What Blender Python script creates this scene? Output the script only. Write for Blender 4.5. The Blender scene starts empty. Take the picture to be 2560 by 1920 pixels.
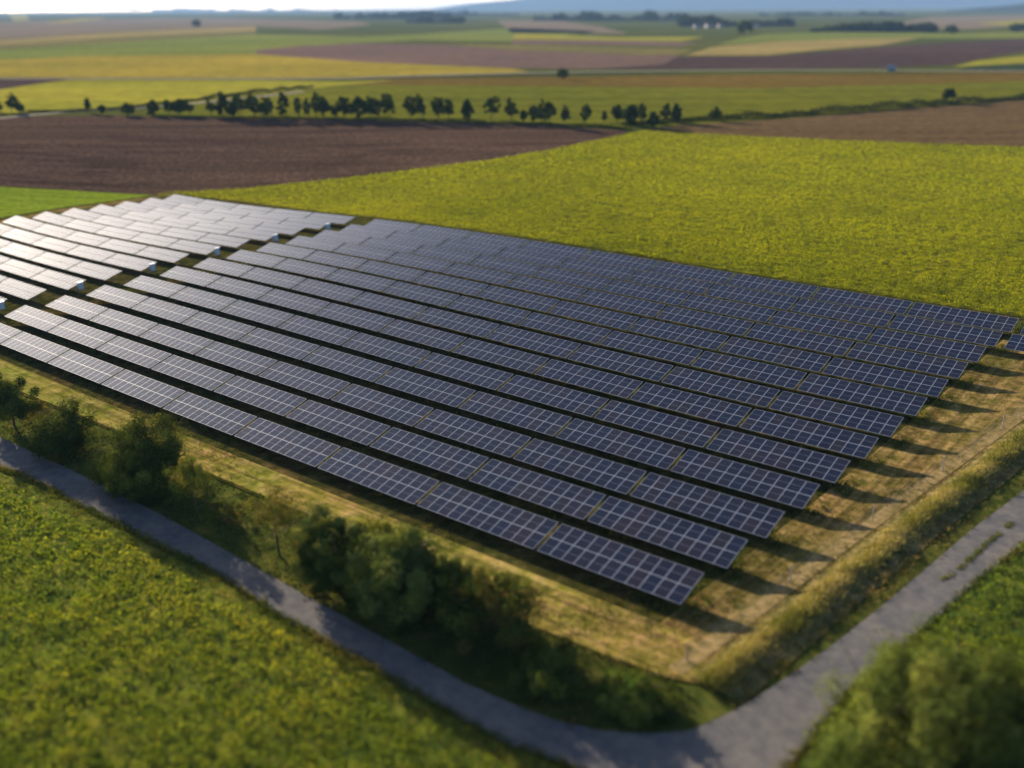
import bpy, bmesh, math, random
import numpy as np
from mathutils import Matrix, Vector

S = bpy.context.scene
COL = S.collection
rng = np.random.default_rng(7)
random.seed(7)

# ------------------------------------------------------------------ camera
FPX = 2446.69                       # focal length for a 2560 px wide frame
PITCH, ROLL, YAW = 0.36785, -0.00623, -0.6922
H0 = 0.8                            # lower table edge above the ground
CAM = np.array([25.5325, -47.4656, 33.726])
SIG = 38.0                          # gentle swells of the land under the plant
SWELLS = list(zip([(x, y) for x in (-190, -140, -95, -50, -5) for y in (-5, 40, 85)],
    [-0.7443, -1.2344, -2.7884, -2.5625, -0.2495, -2.3325, -2.3879, 0.8912, -0.5832, -1.7651, 0.02, -0.6099, 0.1201, -1.831, 1.1369]))


def base_h(x, y):
    x = np.asarray(x, float); y = np.asarray(y, float)
    z = np.zeros(np.broadcast(x, y).shape)
    for (cx, cy), a in SWELLS:
        z = z + a * np.exp(-((x - cx) ** 2 + (y - cy) ** 2) / (2 * SIG * SIG))
    return z


def terr(x, y):
    return base_h(x, y) - H0


def cam_axes():
    cy, sy, cp, sp = math.cos(YAW), math.sin(YAW), math.cos(PITCH), math.sin(PITCH)
    f = np.array([sy * cp, cy * cp, -sp]); r = np.array([cy, -sy, 0.0]); u = np.cross(r, f)
    c, s = math.cos(ROLL), math.sin(ROLL)
    return c * r + s * u, -s * r + c * u, f


RX, RU, RF = cam_axes()
cam_data = bpy.data.cameras.new('camera')
cam = bpy.data.objects.new('camera', cam_data)
COL.objects.link(cam)
M = Matrix(((RX[0], RU[0], -RF[0], CAM[0]), (RX[1], RU[1], -RF[1], CAM[1]), (RX[2], RU[2], -RF[2], CAM[2]), (0, 0, 0, 1)))
cam.matrix_world = M
cam_data.sensor_width = 36.0
cam_data.lens = FPX / 2560 * 36
cam_data.clip_start = 0.5
cam_data.clip_end = 60000
cam_data.dof.use_dof = True
cam_data.dof.focus_distance = 104.0
cam_data.dof.aperture_fstop = 0.056
S.camera = cam

# ------------------------------------------------------------------ sky, sun, exposure
SUN_EL, SUN_AZ = math.radians(14.0), math.radians(16.0)     # azimuth counted from -x towards +y
SUN = np.array([-math.cos(SUN_EL) * math.cos(SUN_AZ), math.cos(SUN_EL) * math.sin(SUN_AZ), math.sin(SUN_EL)])
W_ = bpy.data.worlds.new('World')
S.world = W_
W_.use_nodes = True
nt = W_.node_tree
bg = nt.nodes['Background']
sky = nt.nodes.new('ShaderNodeTexSky')
sky.sky_type = 'NISHITA'
sky.sun_disc = False
sky.sun_elevation = SUN_EL
sky.sun_rotation = math.atan2(SUN[0], SUN[1])
sky.air_density = 0.65
sky.dust_density = 1.2
sky.ozone_density = 1.6
nt.links.new(sky.outputs[0], bg.inputs[0])
bg.inputs[1].default_value = 0.075
sun_data = bpy.data.lights.new('sun', 'SUN')
sun_data.energy = 5.0
sun_data.angle = math.radians(0.55)
sun_data.color = (1.0, 0.83, 0.62)
sun = bpy.data.objects.new('sun', sun_data)
COL.objects.link(sun)
sun.rotation_euler = Vector(SUN.tolist()).to_track_quat('Z', 'Y').to_euler()
sun.location = (0, 0, 60)
S.view_settings.view_transform = 'Standard'
S.view_settings.look = 'None'
S.view_settings.exposure = 1.55
S.view_settings.gamma = 1.0
S.view_settings.use_curve_mapping = False
S.cycles.volume_bounces = 0
S.cycles.max_bounces = 6
S.cycles.diffuse_bounces = 2
S.cycles.glossy_bounces = 2
S.cycles.transmission_bounces = 3
S.cycles.transparent_max_bounces = 4


# ------------------------------------------------------------------ helpers
def at(px, py):
    """Where the land is that the photograph shows at a pixel of its 2560 x 1920 frame."""
    px = np.atleast_1d(np.asarray(px, float)); py = np.atleast_1d(np.asarray(py, float))
    d = np.outer((px - 1280) / FPX, RX) + np.outer((960 - py) / FPX, RU) + RF
    t = (CAM[2] + H0) / -d[:, 2]
    for _ in range(25):
        p = CAM + d * t[:, None]
        t = t - (p[:, 2] - terr(p[:, 0], p[:, 1])) / d[:, 2]
    return CAM + d * t[:, None]


def A1(px, py):
    return at(px, py)[0]


def poly(*pts):
    a = np.array(pts, float)
    return at(a[:, 0], a[:, 1])[:, :2]


def metres(px_len, p):
    """Real length of px_len photo pixels at point p."""
    return px_len / FPX * float(np.dot(np.asarray(p) - CAM, RF))


def tag(o, label, cat, group=None, kind=None):
    o['label'] = label; o['category'] = cat
    if group: o['group'] = group
    if kind: o['kind'] = kind
    return o


def link(name, me, mat=None, parent=None):
    o = bpy.data.objects.new(name, me)
    COL.objects.link(o)
    if mat is not None:
        for m in (mat if isinstance(mat, (list, tuple)) else [mat]):
            me.materials.append(m)
    if parent is not None: o.parent = parent
    return o


def empty(name, loc, rz=0.0):
    o = bpy.data.objects.new(name, None)
    COL.objects.link(o)
    o.empty_display_size = 0.5
    o.location = loc
    o.rotation_euler = (0, 0, rz)
    return o


def quads_mesh(name, V, tint=None, tris=False):
    """V: (N, k, 3) corner points of N separate faces."""
    n, k = V.shape[:2]
    me = bpy.data.meshes.new(name)
    me.vertices.add(n * k); me.vertices.foreach_set('co', V.reshape(-1).astype(np.float32))
    me.loops.add(n * k); me.loops.foreach_set('vertex_index', np.arange(n * k, dtype=np.int32))
    me.polygons.add(n); me.polygons.foreach_set('loop_start', np.arange(0, n * k, k, dtype=np.int32))
    me.update(calc_edges=True)
    if tint is not None:
        at_ = me.color_attributes.new('tint', 'FLOAT_COLOR', 'POINT')
        c = np.ones((n, k, 4), np.float32); c[:, :, :3] = tint[:, None, :]
        at_.data.foreach_set('color', c.reshape(-1))
    return me


def unit(v):
    return v / np.maximum(np.linalg.norm(v, axis=-1, keepdims=True), 1e-9)


def leaves(c, axis, L, Wd, nrm=None):
    """Diamond leaves: centre c, direction axis, length L, width Wd."""
    n = len(c)
    r = unit(rng.normal(size=(n, 3))) if nrm is None else nrm
    b = unit(np.cross(axis, r))
    L = np.asarray(L).reshape(-1, 1) * np.ones((n, 1)); Wd = np.asarray(Wd).reshape(-1, 1) * np.ones((n, 1))
    return np.stack([c - axis * L / 2, c + b * Wd / 2, c + axis * L / 2, c - b * Wd / 2], 1)


def in_poly(P, x, y):
    ins = np.zeros(len(x), bool)
    j = len(P) - 1
    for i in range(len(P)):
        xi, yi = P[i]; xj, yj = P[j]
        c = ((yi > y) != (yj > y)) & (x < (xj - xi) * (y - yi) / (yj - yi + 1e-12) + xi)
        ins ^= c
        j = i
    return ins


def in_view(x, y, z, m=0.12):
    d = np.stack([x, y, z], -1) - CAM
    w = d @ RF
    u = (d @ RX) / np.maximum(w, .1) * FPX / 2560; v = (d @ RU) / np.maximum(w, .1) * FPX / 2560
    return (w > 1) & (abs(u) < .5 + m) & (abs(v) < .375 + m)


def scatter(P, density, ref=None, power=2.0, m=0.12, dmax=1e9):
    """Random ground points in polygon P; density per m2, thinned with distance beyond ref metres."""
    lo, hi = P.min(0), P.max(0)
    n = int((hi - lo).prod() * density)
    n = min(n, 6_000_000)
    x = rng.uniform(lo[0], hi[0], n); y = rng.uniform(lo[1], hi[1], n)
    d = np.hypot(np.hypot(x - CAM[0], y - CAM[1]), CAM[2])
    keep = d < dmax
    if ref: keep &= rng.random(n) < (ref / d) ** power
    x, y, d = x[keep], y[keep], d[keep]
    k = in_view(x, y, terr(x, y), m)
    x, y, d = x[k], y[k], d[k]
    k = in_poly(P, x, y)
    return x[k], y[k], d[k]


def vnoise(x, y, scale, seed=0):
    """Smooth value noise in 0..1."""
    x = np.asarray(x) / scale; y = np.asarray(y) / scale
    xi = np.floor(x).astype(np.int64); yi = np.floor(y).astype(np.int64)
    fx = x - xi; fy = y - yi
    fx = fx * fx * (3 - 2 * fx); fy = fy * fy * (3 - 2 * fy)
    def h(a, b):
        n = (a * 374761393 + b * 668265263 + seed * 1442695041) & 0x7fffffff
        n = ((n ^ (n >> 13)) * 1274126177) & 0x7fffffff
        return ((n ^ (n >> 16)) & 0xffff) / 65535.0
    return (h(xi, yi) * (1 - fx) + h(xi + 1, yi) * fx) * (1 - fy) + (h(xi, yi + 1) * (1 - fx) + h(xi + 1, yi + 1) * fx) * fy


# ------------------------------------------------------------------ materials
def mat(name):
    m = bpy.data.materials.new(name); m.use_nodes = True
    t = m.node_tree
    return m, t, t.nodes['Principled BSDF']


def ramp(t, fac, stops):
    r = t.nodes.new('ShaderNodeValToRGB')
    e = r.color_ramp.elements
    while len(e) < len(stops): e.new(0.5)
    for i, (p, c) in enumerate(stops):
        e[i].position = p; e[i].color = (*c, 1)
    t.links.new(fac, r.inputs[0])
    return r.outputs[0]


def noise(t, vec, scale, detail=4, rough=0.6, dist=0.0):
    n = t.nodes.new('ShaderNodeTexNoise')
    n.inputs['Scale'].default_value = scale; n.inputs['Detail'].default_value = detail
    n.inputs['Roughness'].default_value = rough; n.inputs['Distortion'].default_value = dist
    if vec is not None: t.links.new(vec, n.inputs['Vector'])
    return n.outputs[0]


def mapped(t, rz=0.0, sc=(1, 1, 1)):
    c = t.nodes.new('ShaderNodeTexCoord'); m = t.nodes.new('ShaderNodeMapping')
    m.vector_type = 'TEXTURE'                            # rotate first, then stretch
    m.inputs['Rotation'].default_value = (0, 0, -rz); m.inputs['Scale'].default_value = [1 / q for q in sc]
    t.links.new(c.outputs['Object'], m.inputs['Vector'])
    return m.outputs[0]


def mixc(t, a, b, fac, mode='MIX'):
    m = t.nodes.new('ShaderNodeMix'); m.data_type = 'RGBA'; m.blend_type = mode
    for s, v in ((m.inputs[6], a), (m.inputs[7], b), (m.inputs[0], fac)):
        if hasattr(v, 'is_linked'): t.links.new(v, s)
        elif isinstance(v, (int, float)): s.default_value = v
        else: s.default_value = (*v, 1)
    return m.outputs[2]


def land_mat(name, cols, fine=1.2, broad=0.03, stripe=None, stripe_amt=0.35, bump=0.25, broad_cols=None, fine_range=(0.32, 0.68)):
    """Earth or crop: fine mottling of three colours, broad patches, optional drill lines.
    stripe = (angle, lines per metre across, along)."""
    m, t, p = mat(name)
    v = mapped(t)
    f = noise(t, v, fine, 6, 0.62)
    a, b = fine_range
    col = ramp(t, f, [(a, cols[0]), ((a + b) / 2, cols[1]), (b, cols[2])])
    br = noise(t, v, broad, 5, 0.55, 0.4)
    if broad_cols:
        col = mixc(t, col, ramp(t, br, [(0.35, broad_cols[0]), (0.65, broad_cols[1])]), 0.8, 'MULTIPLY')
    if stripe:
        ang, across, along = stripe
        sv = mapped(t, -ang, (along, across, 1))
        s = noise(t, sv, 1.0, 3, 0.6)
        col = mixc(t, col, ramp(t, s, [(0.35, (0.45, 0.42, 0.42)), (0.62, (1.2, 1.15, 1.1))]), stripe_amt, 'MULTIPLY')
    t.links.new(col, p.inputs['Base Color'])
    p.inputs['Roughness'].default_value = 0.95
    p.inputs['Specular IOR Level'].default_value = 0.0
    if bump:
        bn = t.nodes.new('ShaderNodeBump'); bn.inputs['Strength'].default_value = bump; bn.inputs['Distance'].default_value = 0.3
        t.links.new(f, bn.inputs['Height']); t.links.new(bn.outputs[0], p.inputs['Normal'])
    return m


def plant_mat(name, trans=0.4, gain=(1, 1, 1)):
    m, t, p = mat(name)
    a = t.nodes.new('ShaderNodeAttribute'); a.attribute_name = 'tint'
    col = mixc(t, a.outputs['Color'], gain, 1.0, 'MULTIPLY')
    d = t.nodes.new('ShaderNodeBsdfDiffuse'); tr = t.nodes.new('ShaderNodeBsdfTranslucent')
    t.links.new(col, d.inputs[0])
    t.links.new(mixc(t, col, (1.25, 1.15, 0.5), 1.0, 'MULTIPLY'), tr.inputs[0])
    mx = t.nodes.new('ShaderNodeMixShader'); mx.inputs[0].default_value = trans
    t.links.new(d.outputs[0], mx.inputs[1]); t.links.new(tr.outputs[0], mx.inputs[2])
    t.links.new(mx.outputs[0], t.nodes['Material Output'].inputs['Surface'])
    t.nodes.remove(p)
    return m


def plain_mat(name, col, rough=0.5, metal=0.0, var=0.0):
    m, t, p = mat(name)
    p.inputs['Roughness'].default_value = rough; p.inputs['Metallic'].default_value = metal
    n = noise(t, mapped(t), 3.0, 5, 0.6)
    k = 1 - var
    t.links.new(ramp(t, n, [(0.3, tuple(c * k for c in col)), (0.7, col)]), p.inputs['Base Color'])
    return m


def sheet(name, P, m, lift, label, cat, grid=None):
    """A field or road laid on the land: polygon P draped at lift metres above the ground sheet."""
    bm = bmesh.new()
    bm.faces.new([bm.verts.new((x, y, 0)) for x, y in P])
    bmesh.ops.triangulate(bm, faces=bm.faces[:])
    if grid:
        lo = np.maximum(P.min(0), (-330, -130)); hi = np.minimum(P.max(0), (120, 210))
        for ax in (0, 1):
            for c in np.arange(math.ceil(lo[ax] / grid) * grid, hi[ax], grid):
                co = [0, 0, 0]; no = [0, 0, 0]; co[ax] = c; no[ax] = 1
                bmesh.ops.bisect_plane(bm, geom=bm.verts[:] + bm.edges[:] + bm.faces[:], plane_co=co, plane_no=no)
    bmesh.ops.recalc_face_normals(bm, faces=bm.faces[:])
    me = bpy.data.meshes.new(name)
    if sum(f.normal.z for f in bm.faces) < 0:
        bmesh.ops.reverse_faces(bm, faces=bm.faces[:])
    for v in bm.verts:
        v.co.z = float(terr(v.co.x, v.co.y)) + lift
    bm.to_mesh(me); bm.free()
    return tag(link(name, me, m), label, cat, kind='structure')


def ribbon(P, w):
    """Polygon of a strip of width w along points P."""
    P = np.asarray(P, float)
    d = np.gradient(P, axis=0); n = unit(np.stack([-d[:, 1], d[:, 0]], -1))
    return np.vstack([P + n * w / 2, (P - n * w / 2)[::-1]])


# ------------------------------------------------------------------ the land
def L3(c, lo=0.7, hi=1.25):
    return [tuple(x * lo for x in c), c, tuple(x * hi for x in c)]


def make_ground():
    rr = np.concatenate([np.arange(4, 360, 5.0), np.geomspace(365, 20000, 60)])
    th = np.linspace(0, 2 * math.pi, 145)[:-1]
    x = CAM[0] + np.outer(rr, np.cos(th)); y = CAM[1] + np.outer(rr, np.sin(th))
    z = terr(x, y) - 0.05
    nr, na = x.shape
    V = np.vstack([np.stack([x, y, z], -1).reshape(-1, 3), [[CAM[0], CAM[1], float(terr(CAM[0], CAM[1])) - .05]]])
    F = []
    for i in range(nr - 1):
        for j in range(na):
            k = (j + 1) % na
            F.append((i * na + j, (i + 1) * na + j, (i + 1) * na + k, i * na + k))
    F += [(len(V) - 1, j, (j + 1) % na) for j in range(na)]
    me = bpy.data.meshes.new('ground'); me.from_pydata(V.tolist(), [], F)
    m = land_mat('rough_grassland', [(0.03, 0.045, 0.011), (0.06, 0.075, 0.017), (0.11, 0.105, 0.032)], fine=0.9, broad=0.004,
                 broad_cols=((0.75, 0.9, 0.7), (1.5, 1.25, 1.0)))
    tag(link('ground', me, m), 'grassy farmland stretching flat to the hazy horizon', 'ground', kind='structure')


make_ground()

m_soil = None
pA, pB = A1(0, 435), A1(640, 449)
soil_ang = math.atan2(pB[1] - pA[1], pB[0] - pA[0])
MS = {
    'yellow_crop': land_mat('yellow_green_crop', [(0.05, 0.055, 0.012), (0.13, 0.135, 0.012), (0.25, 0.24, 0.016)], fine=0.8, broad=0.02,
                            broad_cols=((0.72, 0.80, 0.8), (1.12, 1.05, 1.0))),
    'near_crop': land_mat('green_crop', [(0.04, 0.06, 0.012), (0.09, 0.11, 0.02), (0.2, 0.18, 0.03)], fine=1.2, broad=0.06,
                          broad_cols=((0.8, 0.9, 0.8), (1.1, 1.05, 1.0))),
    'soil': land_mat('ploughed_soil', [(0.045, 0.029, 0.021), (0.08, 0.053, 0.038), (0.125, 0.086, 0.063)], fine=0.9, broad=0.012,
                     stripe=(soil_ang, 0.22, 0.006), stripe_amt=0.7, bump=0.4),
    'olive_soil': land_mat('stubble_soil', [(0.075, 0.05, 0.024), (0.11, 0.075, 0.036), (0.15, 0.105, 0.052)], fine=0.5, broad=0.01, stripe=(soil_ang, 0.15, 0.005)),
    'grass': land_mat('bright_meadow', [(0.10, 0.16, 0.012), (0.17, 0.24, 0.018), (0.24, 0.28, 0.03)], fine=0.9, broad=0.08, stripe=(soil_ang, 0.5, 0.05)),
    'plot': land_mat('shade_tinted_plot_grass', [(0.018, 0.022, 0.006), (0.042, 0.04, 0.012), (0.10, 0.08, 0.03)], fine=0.9, broad=0.12,  # dark weedy grass, colours lowered further to paint in the tables' shade
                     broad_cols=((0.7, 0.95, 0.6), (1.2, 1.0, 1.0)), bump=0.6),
    'mown': land_mat('mown_dry_grass', [(0.08, 0.082, 0.018), (0.21, 0.152, 0.056), (0.35, 0.245, 0.115)], fine=0.8, broad=0.09,
                     broad_cols=((0.62, 0.78, 0.55), (1.15, 1.05, 1.0)), stripe=(math.pi / 2, 1.3, 0.05), stripe_amt=0.85, bump=0.6),
    'strip': land_mat('mown_front_strip', [(0.12, 0.13, 0.02), (0.24, 0.2, 0.055), (0.36, 0.26, 0.12)], fine=0.8, broad=0.08,
                      broad_cols=((0.6, 0.85, 0.45), (1.15, 1.0, 1.0)), stripe=(0.0, 1.5, 0.05), stripe_amt=0.85, bump=0.6),
    'asphalt': land_mat('weathered_asphalt', [(0.09, 0.092, 0.1), (0.115, 0.114, 0.118), (0.145, 0.138, 0.133)], fine=1.4, broad=0.22,
                        broad_cols=((0.75, 0.78, 0.82), (1.25, 1.18, 1.1)), bump=0.08),
    'gravel': land_mat('gravel_edge', [(0.14, 0.12, 0.09), (0.25, 0.2, 0.15), (0.34, 0.28, 0.21)], fine=3.0, broad=0.4),
    'track': land_mat('pale_track', L3((0.36, 0.32, 0.27)), fine=0.6, broad=0.02),
    'dark_verge': land_mat('damp_verge', L3((0.055, 0.058, 0.03)), fine=0.4, broad=0.02),
}


def field(name, pts, m, lift, label, cat='field', grid=None):
    return sheet(name, poly(*pts), m, lift, label, cat, grid)


CROP_A = [(382, 489), (430, 480), (600, 472), (720, 460), (985, 430), (1215, 402), (1390, 372), (1550, 339), (1608, 326), (1700, 332), (2000, 347), (2560, 368),
          (3100, 385), (3300, 900), (2900, 880), (2575, 795), (2289, 752), (1800, 672), (1180, 574), (930, 542), (880, 538), (600, 503)]
field('crop_field', CROP_A, MS['yellow_crop'], 0.0, 'broad yellow green crop field behind the solar tables', grid=8)
SOIL_B = [(-300, 296), (0, 292), (265, 288), (560, 296), (810, 299), (1160, 308), (1390, 316), (1575, 327), (1550, 339), (1390, 372), (1215, 402), (985, 430), (720, 460),
          (600, 472), (430, 480), (385, 487), (150, 474), (0, 466), (-300, 452)]
field('ploughed_field', SOIL_B, MS['soil'], 0.02, 'dark brown ploughed field in front of the tree line', grid=10)
MEADOW_C = [(-200, 462), (0, 467), (150, 475), (330, 485), (385, 488), (300, 500), (150, 520), (0, 545), (-200, 580)]
field('meadow', MEADOW_C, MS['grass'], 0.03, 'bright green meadow corner left of the pale solar tables', grid=6)
field('stubble_field', [(1610, 327), (1690, 314), (1965, 297), (2315, 268), (2560, 250), (3000, 225), (3000, 372), (2560, 367), (2000, 347), (1700, 332)], MS['olive_soil'], 0.03,
      'brown stubble field at the far side of the yellow crop, right of the trees', grid=14)


def fm(name, c, **k):
    return land_mat(name, L3(c, .75, 1.25), fine=k.pop('fine', .12), broad=k.pop('broad', 0.008), bump=0, broad_cols=((0.8, 0.85, 0.85), (1.15, 1.08, 1.0)),
                    stripe=(soil_ang, 0.05, 0.002), stripe_amt=k.pop('sa', 0.3), **k)


C_green, C_yel, C_ygrn = fm('green_field', (0.115, 0.125, 0.012)), fm('yellow_field', (0.27, 0.22, 0.032)), fm('yellow_green_field', (0.25, 0.24, 0.028))
C_rust, C_lilac, C_brown, C_dark = fm('rusty_field', (0.125, 0.088, 0.018)), fm('pale_fallow', (0.18, 0.145, 0.10)), fm('brown_field', (0.145, 0.098, 0.08)), fm('dark_plough', (0.07, 0.047, 0.042))
C_tan, C_grass, C_olive = fm('tan_field', (0.26, 0.21, 0.075)), fm('fresh_green_field', (0.155, 0.185, 0.035)), fm('olive_field', (0.16, 0.14, 0.045))
C_dkgrn = fm('dark_green_crop', (0.04, 0.06, 0.03))
FAR = [
    ('green_field', [(330, 285), (480, 262), (700, 235), (860, 215), (1000, 200), (1280, 196), (1700, 190), (2560, 180), (3000, 176), (3000, 225), (2560, 250), (2300, 268), (2000, 294), (1690, 314), (1575, 322), (1390, 312), (1100, 303), (700, 294), (500, 290)], C_green, 'olive green field right behind the tree line'),
    ('rusty_strip', [(820, 212), (1000, 197), (1280, 193), (1500, 190), (2560, 180), (3000, 176), (3000, 196), (2560, 203), (2200, 213), (1900, 221), (1500, 217), (1150, 214)], C_rust, 'rust brown strip along the far side of the olive field'),
    ('yellow_green_field', [(-300, 250), (0, 224), (120, 206), (190, 199), (640, 200), (860, 205), (1000, 199), (860, 213), (700, 232), (480, 258), (280, 275), (150, 280), (0, 284), (-300, 290)], C_ygrn, 'yellow green field above the pale farm track at left'),
    ('small_soil_field', [(-300, 196), (0, 198), (180, 199), (120, 206), (0, 226), (-300, 245)], C_dark, 'small dark soil wedge at the left edge beyond the track'),
    ('yellow_field', [(-400, 152), (0, 150), (200, 140), (640, 135), (900, 155), (1280, 171), (1320, 180), (1000, 189), (880, 193), (640, 195), (0, 193), (-400, 192)], C_yel, 'large golden yellow field in the left distance'),
    ('brown_field', [(640, 125), (750, 115), (900, 108), (1100, 111), (1280, 125), (1600, 138), (1700, 138), (1660, 160), (1500, 172), (1280, 171), (900, 155), (640, 135)], C_brown, 'mauve brown fallow field in the middle distance'),
    ('dark_ploughed_field', [(1450, 172), (1620, 160), (1700, 142), (1920, 140), (2050, 130), (2240, 114), (2400, 105), (2560, 97), (2900, 85), (2900, 125), (2560, 128), (2480, 142), (2380, 162), (2200, 170), (1900, 173), (1650, 174)], C_dark, 'long dark ploughed field in the right distance'),
    ('tan_field', [(1710, 139), (1780, 118), (1920, 105), (2150, 97), (2300, 95), (2200, 113), (2050, 124), (1920, 138)], C_tan, 'tan stubble field beyond the dark ploughed field'),
    ('light_green_field', [(1920, 84), (2240, 76), (2340, 84), (2560, 80), (2900, 72), (2900, 84), (2560, 96), (2300, 95), (2150, 97), (1920, 104), (1790, 112), (1850, 95)], C_grass, 'light green field in front of the dark far tree belt'),
    ('green_strip', [(-400, 126), (0, 124), (350, 102), (640, 86), (900, 92), (1060, 85), (1280, 70), (1500, 78), (1280, 104), (1050, 100), (900, 108), (750, 115), (640, 125), (640, 134), (200, 140), (0, 150), (-400, 152)], C_grass, 'fresh green strip field in the left distance'),
    ('dark_strip', [(-400, 116), (0, 113), (300, 94), (640, 78), (640, 85), (350, 101), (0, 123), (-400, 126)], C_olive, 'narrow dark strip field in the left distance'),
    ('tan_strip', [(-400, 104), (0, 100), (300, 80), (640, 66), (640, 77), (300, 93), (0, 112), (-400, 115)], C_tan, 'narrow tan stubble strip in the left distance'),
    ('fallow_field', [(-400, 60), (0, 55), (420, 44), (640, 47), (900, 55), (930, 62), (800, 74), (640, 65), (300, 79), (0, 99), (-400, 103)], C_lilac, 'pale mauve fallow land near the left horizon'),
    ('yellow_patch', [(20, 34), (60, 31), (75, 50), (35, 54)], C_ygrn, 'small yellow patch of crop near the left horizon'),
    ('yellow_sliver', [(110, 56), (200, 46), (270, 44), (240, 50), (160, 58)], C_yel, 'thin yellow sliver of crop near the left horizon'),
    ('mauve_field', [(1240, 50), (1400, 52), (1500, 66), (1570, 84), (1280, 82)], C_lilac, 'mauve fallow field below the far wood'),
    ('olive_strip', [(1290, 84), (1550, 93), (1760, 92), (1700, 104), (1280, 98)], C_ygrn, 'yellow green strip field in the middle distance'),
    ('narrow_soil_strip', [(1280, 99), (1600, 103), (1745, 107), (1700, 116), (1280, 110)], C_brown, 'narrow brown soil strip in the middle distance'),
    ('olive_field', [(1110, 110), (1280, 111), (1650, 121), (1735, 123), (1700, 137), (1600, 137), (1280, 124)], C_olive, 'olive strip field beyond the mauve fallow field'),
    ('yellow_wedge', [(2380, 168), (2440, 152), (2560, 140), (2800, 130), (2800, 152), (2560, 158)], C_ygrn, 'yellow green wedge field at the right edge'),
    ('dark_crop_strip', [(2395, 175), (2440, 166), (2560, 159), (2800, 153), (2800, 172), (2560, 177)], C_dkgrn, 'dark green crop strip at the right edge'),
    ('mauve_slope', [(2250, 56), (2330, 42), (2560, 38), (2900, 36), (2900, 60), (2560, 64), (2400, 74), (2250, 68)], C_lilac, 'pale mauve fallow slope near the right horizon'),
    ('yellow_slope', [(2440, 58), (2560, 50), (2800, 48), (2800, 58), (2560, 66)], C_ygrn, 'yellow green patch near the right horizon'),
]
for i, (n, pts, m, lab) in enumerate(FAR):
    field(n, pts, m, 0.04 + 0.012 * (i % 3), lab)

# farm tracks far off
def track(name, pts, w, m, lift, lab):
    P = poly(*pts)
    sheet(name, ribbon(P, w), m, lift, lab, 'track')


track('farm_track', [(-200, 312), (0, 296), (90, 287), (180, 279), (330, 272), (480, 259), (640, 243), (760, 229)], 3.2, MS['track'], 0.08, 'pale farm track running below the dark hedge at left')
track('field_path', [(-300, 196), (190, 197), (640, 197), (880, 196), (960, 192), (1280, 183), (1500, 179), (1900, 175), (2560, 178), (2900, 178)], 5.0, MS['track'], 0.09, 'pale track crossing beyond the olive field')
track('track_verge', [(900, 199), (1000, 195), (1280, 188), (1500, 184), (1700, 182)], 10.0, MS['dark_verge'], 0.1, 'dark weedy verge along the far pale track')

# ------------------------------------------------------------------ the plant's own ground, roads, near fields
f2 = 2560 / 2212
BANK_PX = [(2900, 830), (2700, 975), (2560, 1085), (2400, 1205), (2250, 1318), (2118, 1422), (2000, 1515), (1900, 1597), (1800, 1676), (1752, 1712)]
BANK = poly(*BANK_PX)
PLOT = [(-600, 640), (-200, 578), (0, 545), (150, 520), (300, 500), (382, 489), (430, 481), (600, 504), (880, 539), (930, 543), (1180, 575), (1800, 673), (2289, 753), (2575, 796), (2900, 845)]
PLOT_P = np.vstack([poly(*PLOT), BANK, poly((1640, 1690), (1500, 1640), (1300, 1560), (1100, 1450), (900, 1345), (700, 1265), (500, 1180), (300, 1085), (0, 965), (-400, 810))])
sheet('plot_ground', PLOT_P, MS['plot'], 0.04, 'mown dry grass ground under and around the solar tables, darkened for their shade', 'ground', grid=5)
MARGIN_P = np.vstack([[(-0.5, -2.2), (1.6, 70.5), (40, 72), (40, 45)], BANK[2:], poly((1640, 1690))])
sheet('mown_margin', MARGIN_P, MS['mown'], 0.05, 'mown straw coloured margin between the table ends and the bank', 'ground', grid=5)
STRIP_P = np.vstack([poly((-400, 800), (0, 958), (300, 1080), (500, 1174), (700, 1258), (900, 1338), (1100, 1443), (1300, 1552), (1500, 1632), (1640, 1683)),
                     [(5.5, -5.0), (2.0, -1.7), (-30, -1.7), (-70, -1.7), (-100, -1.7), (-150, -1.7)]])
sheet('mown_strip', STRIP_P, MS['strip'], 0.06, 'mown yellowish grass strip in front of the front row of tables', 'ground', grid=5)

IN = [(-700, 745), (-300, 935), (0, 1094), (70, 1128), (174, 1175), (289, 1232), (405, 1290), (521, 1354), (694, 1452), (810, 1516), (926, 1580), (1042, 1643), (1157, 1707), (1273, 1759), (1389, 1805), (1504, 1829), (1620, 1838), (1713, 1831), (1771, 1811),
      (1852, 1771), (1967, 1696), (2083, 1614), (2199, 1522), (2315, 1424), (2430, 1325), (2560, 1227), (2800, 1040), (3000, 890)]
OUT = [(3200, 900), (2900, 1105), (2560, 1366), (2430, 1470), (2280, 1603), (2199, 1660), (2110, 1745), (2040, 1835), (1960, 1935), (1880, 1995), (1760, 2020), (1600, 2005), (1437, 1925), (1389, 1904), (1273, 1866), (1157, 1802), (1042, 1738), (926, 1669), (810, 1605), (694, 1542), (579, 1461), (463, 1397), (347, 1339), (174, 1252), (116, 1218), (58, 1189), (0, 1172), (-300, 1019), (-700, 814)]
ROAD_P = poly(*(IN + OUT))
IN_P, OUT_P = poly(*IN), poly(*OUT)
sheet('road', ROAD_P, MS['asphalt'], 0.10, 'narrow grey asphalt lane bending round the corner of the solar plant', 'road', grid=6)
NEAR_L = np.vstack([poly((-700, 806), (-300, 1012), (0, 1184), (116, 1229), (347, 1350), (579, 1472), (810, 1616), (1042, 1748), (1273, 1872), (1437, 1935), (1560, 2010)), poly((1560, 2500), (-900, 2500))])
sheet('near_crop_field', NEAR_L, MS['near_crop'], 0.07, 'green and yellow leafy crop field left of the lane in the near corner', 'field', grid=6)
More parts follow.
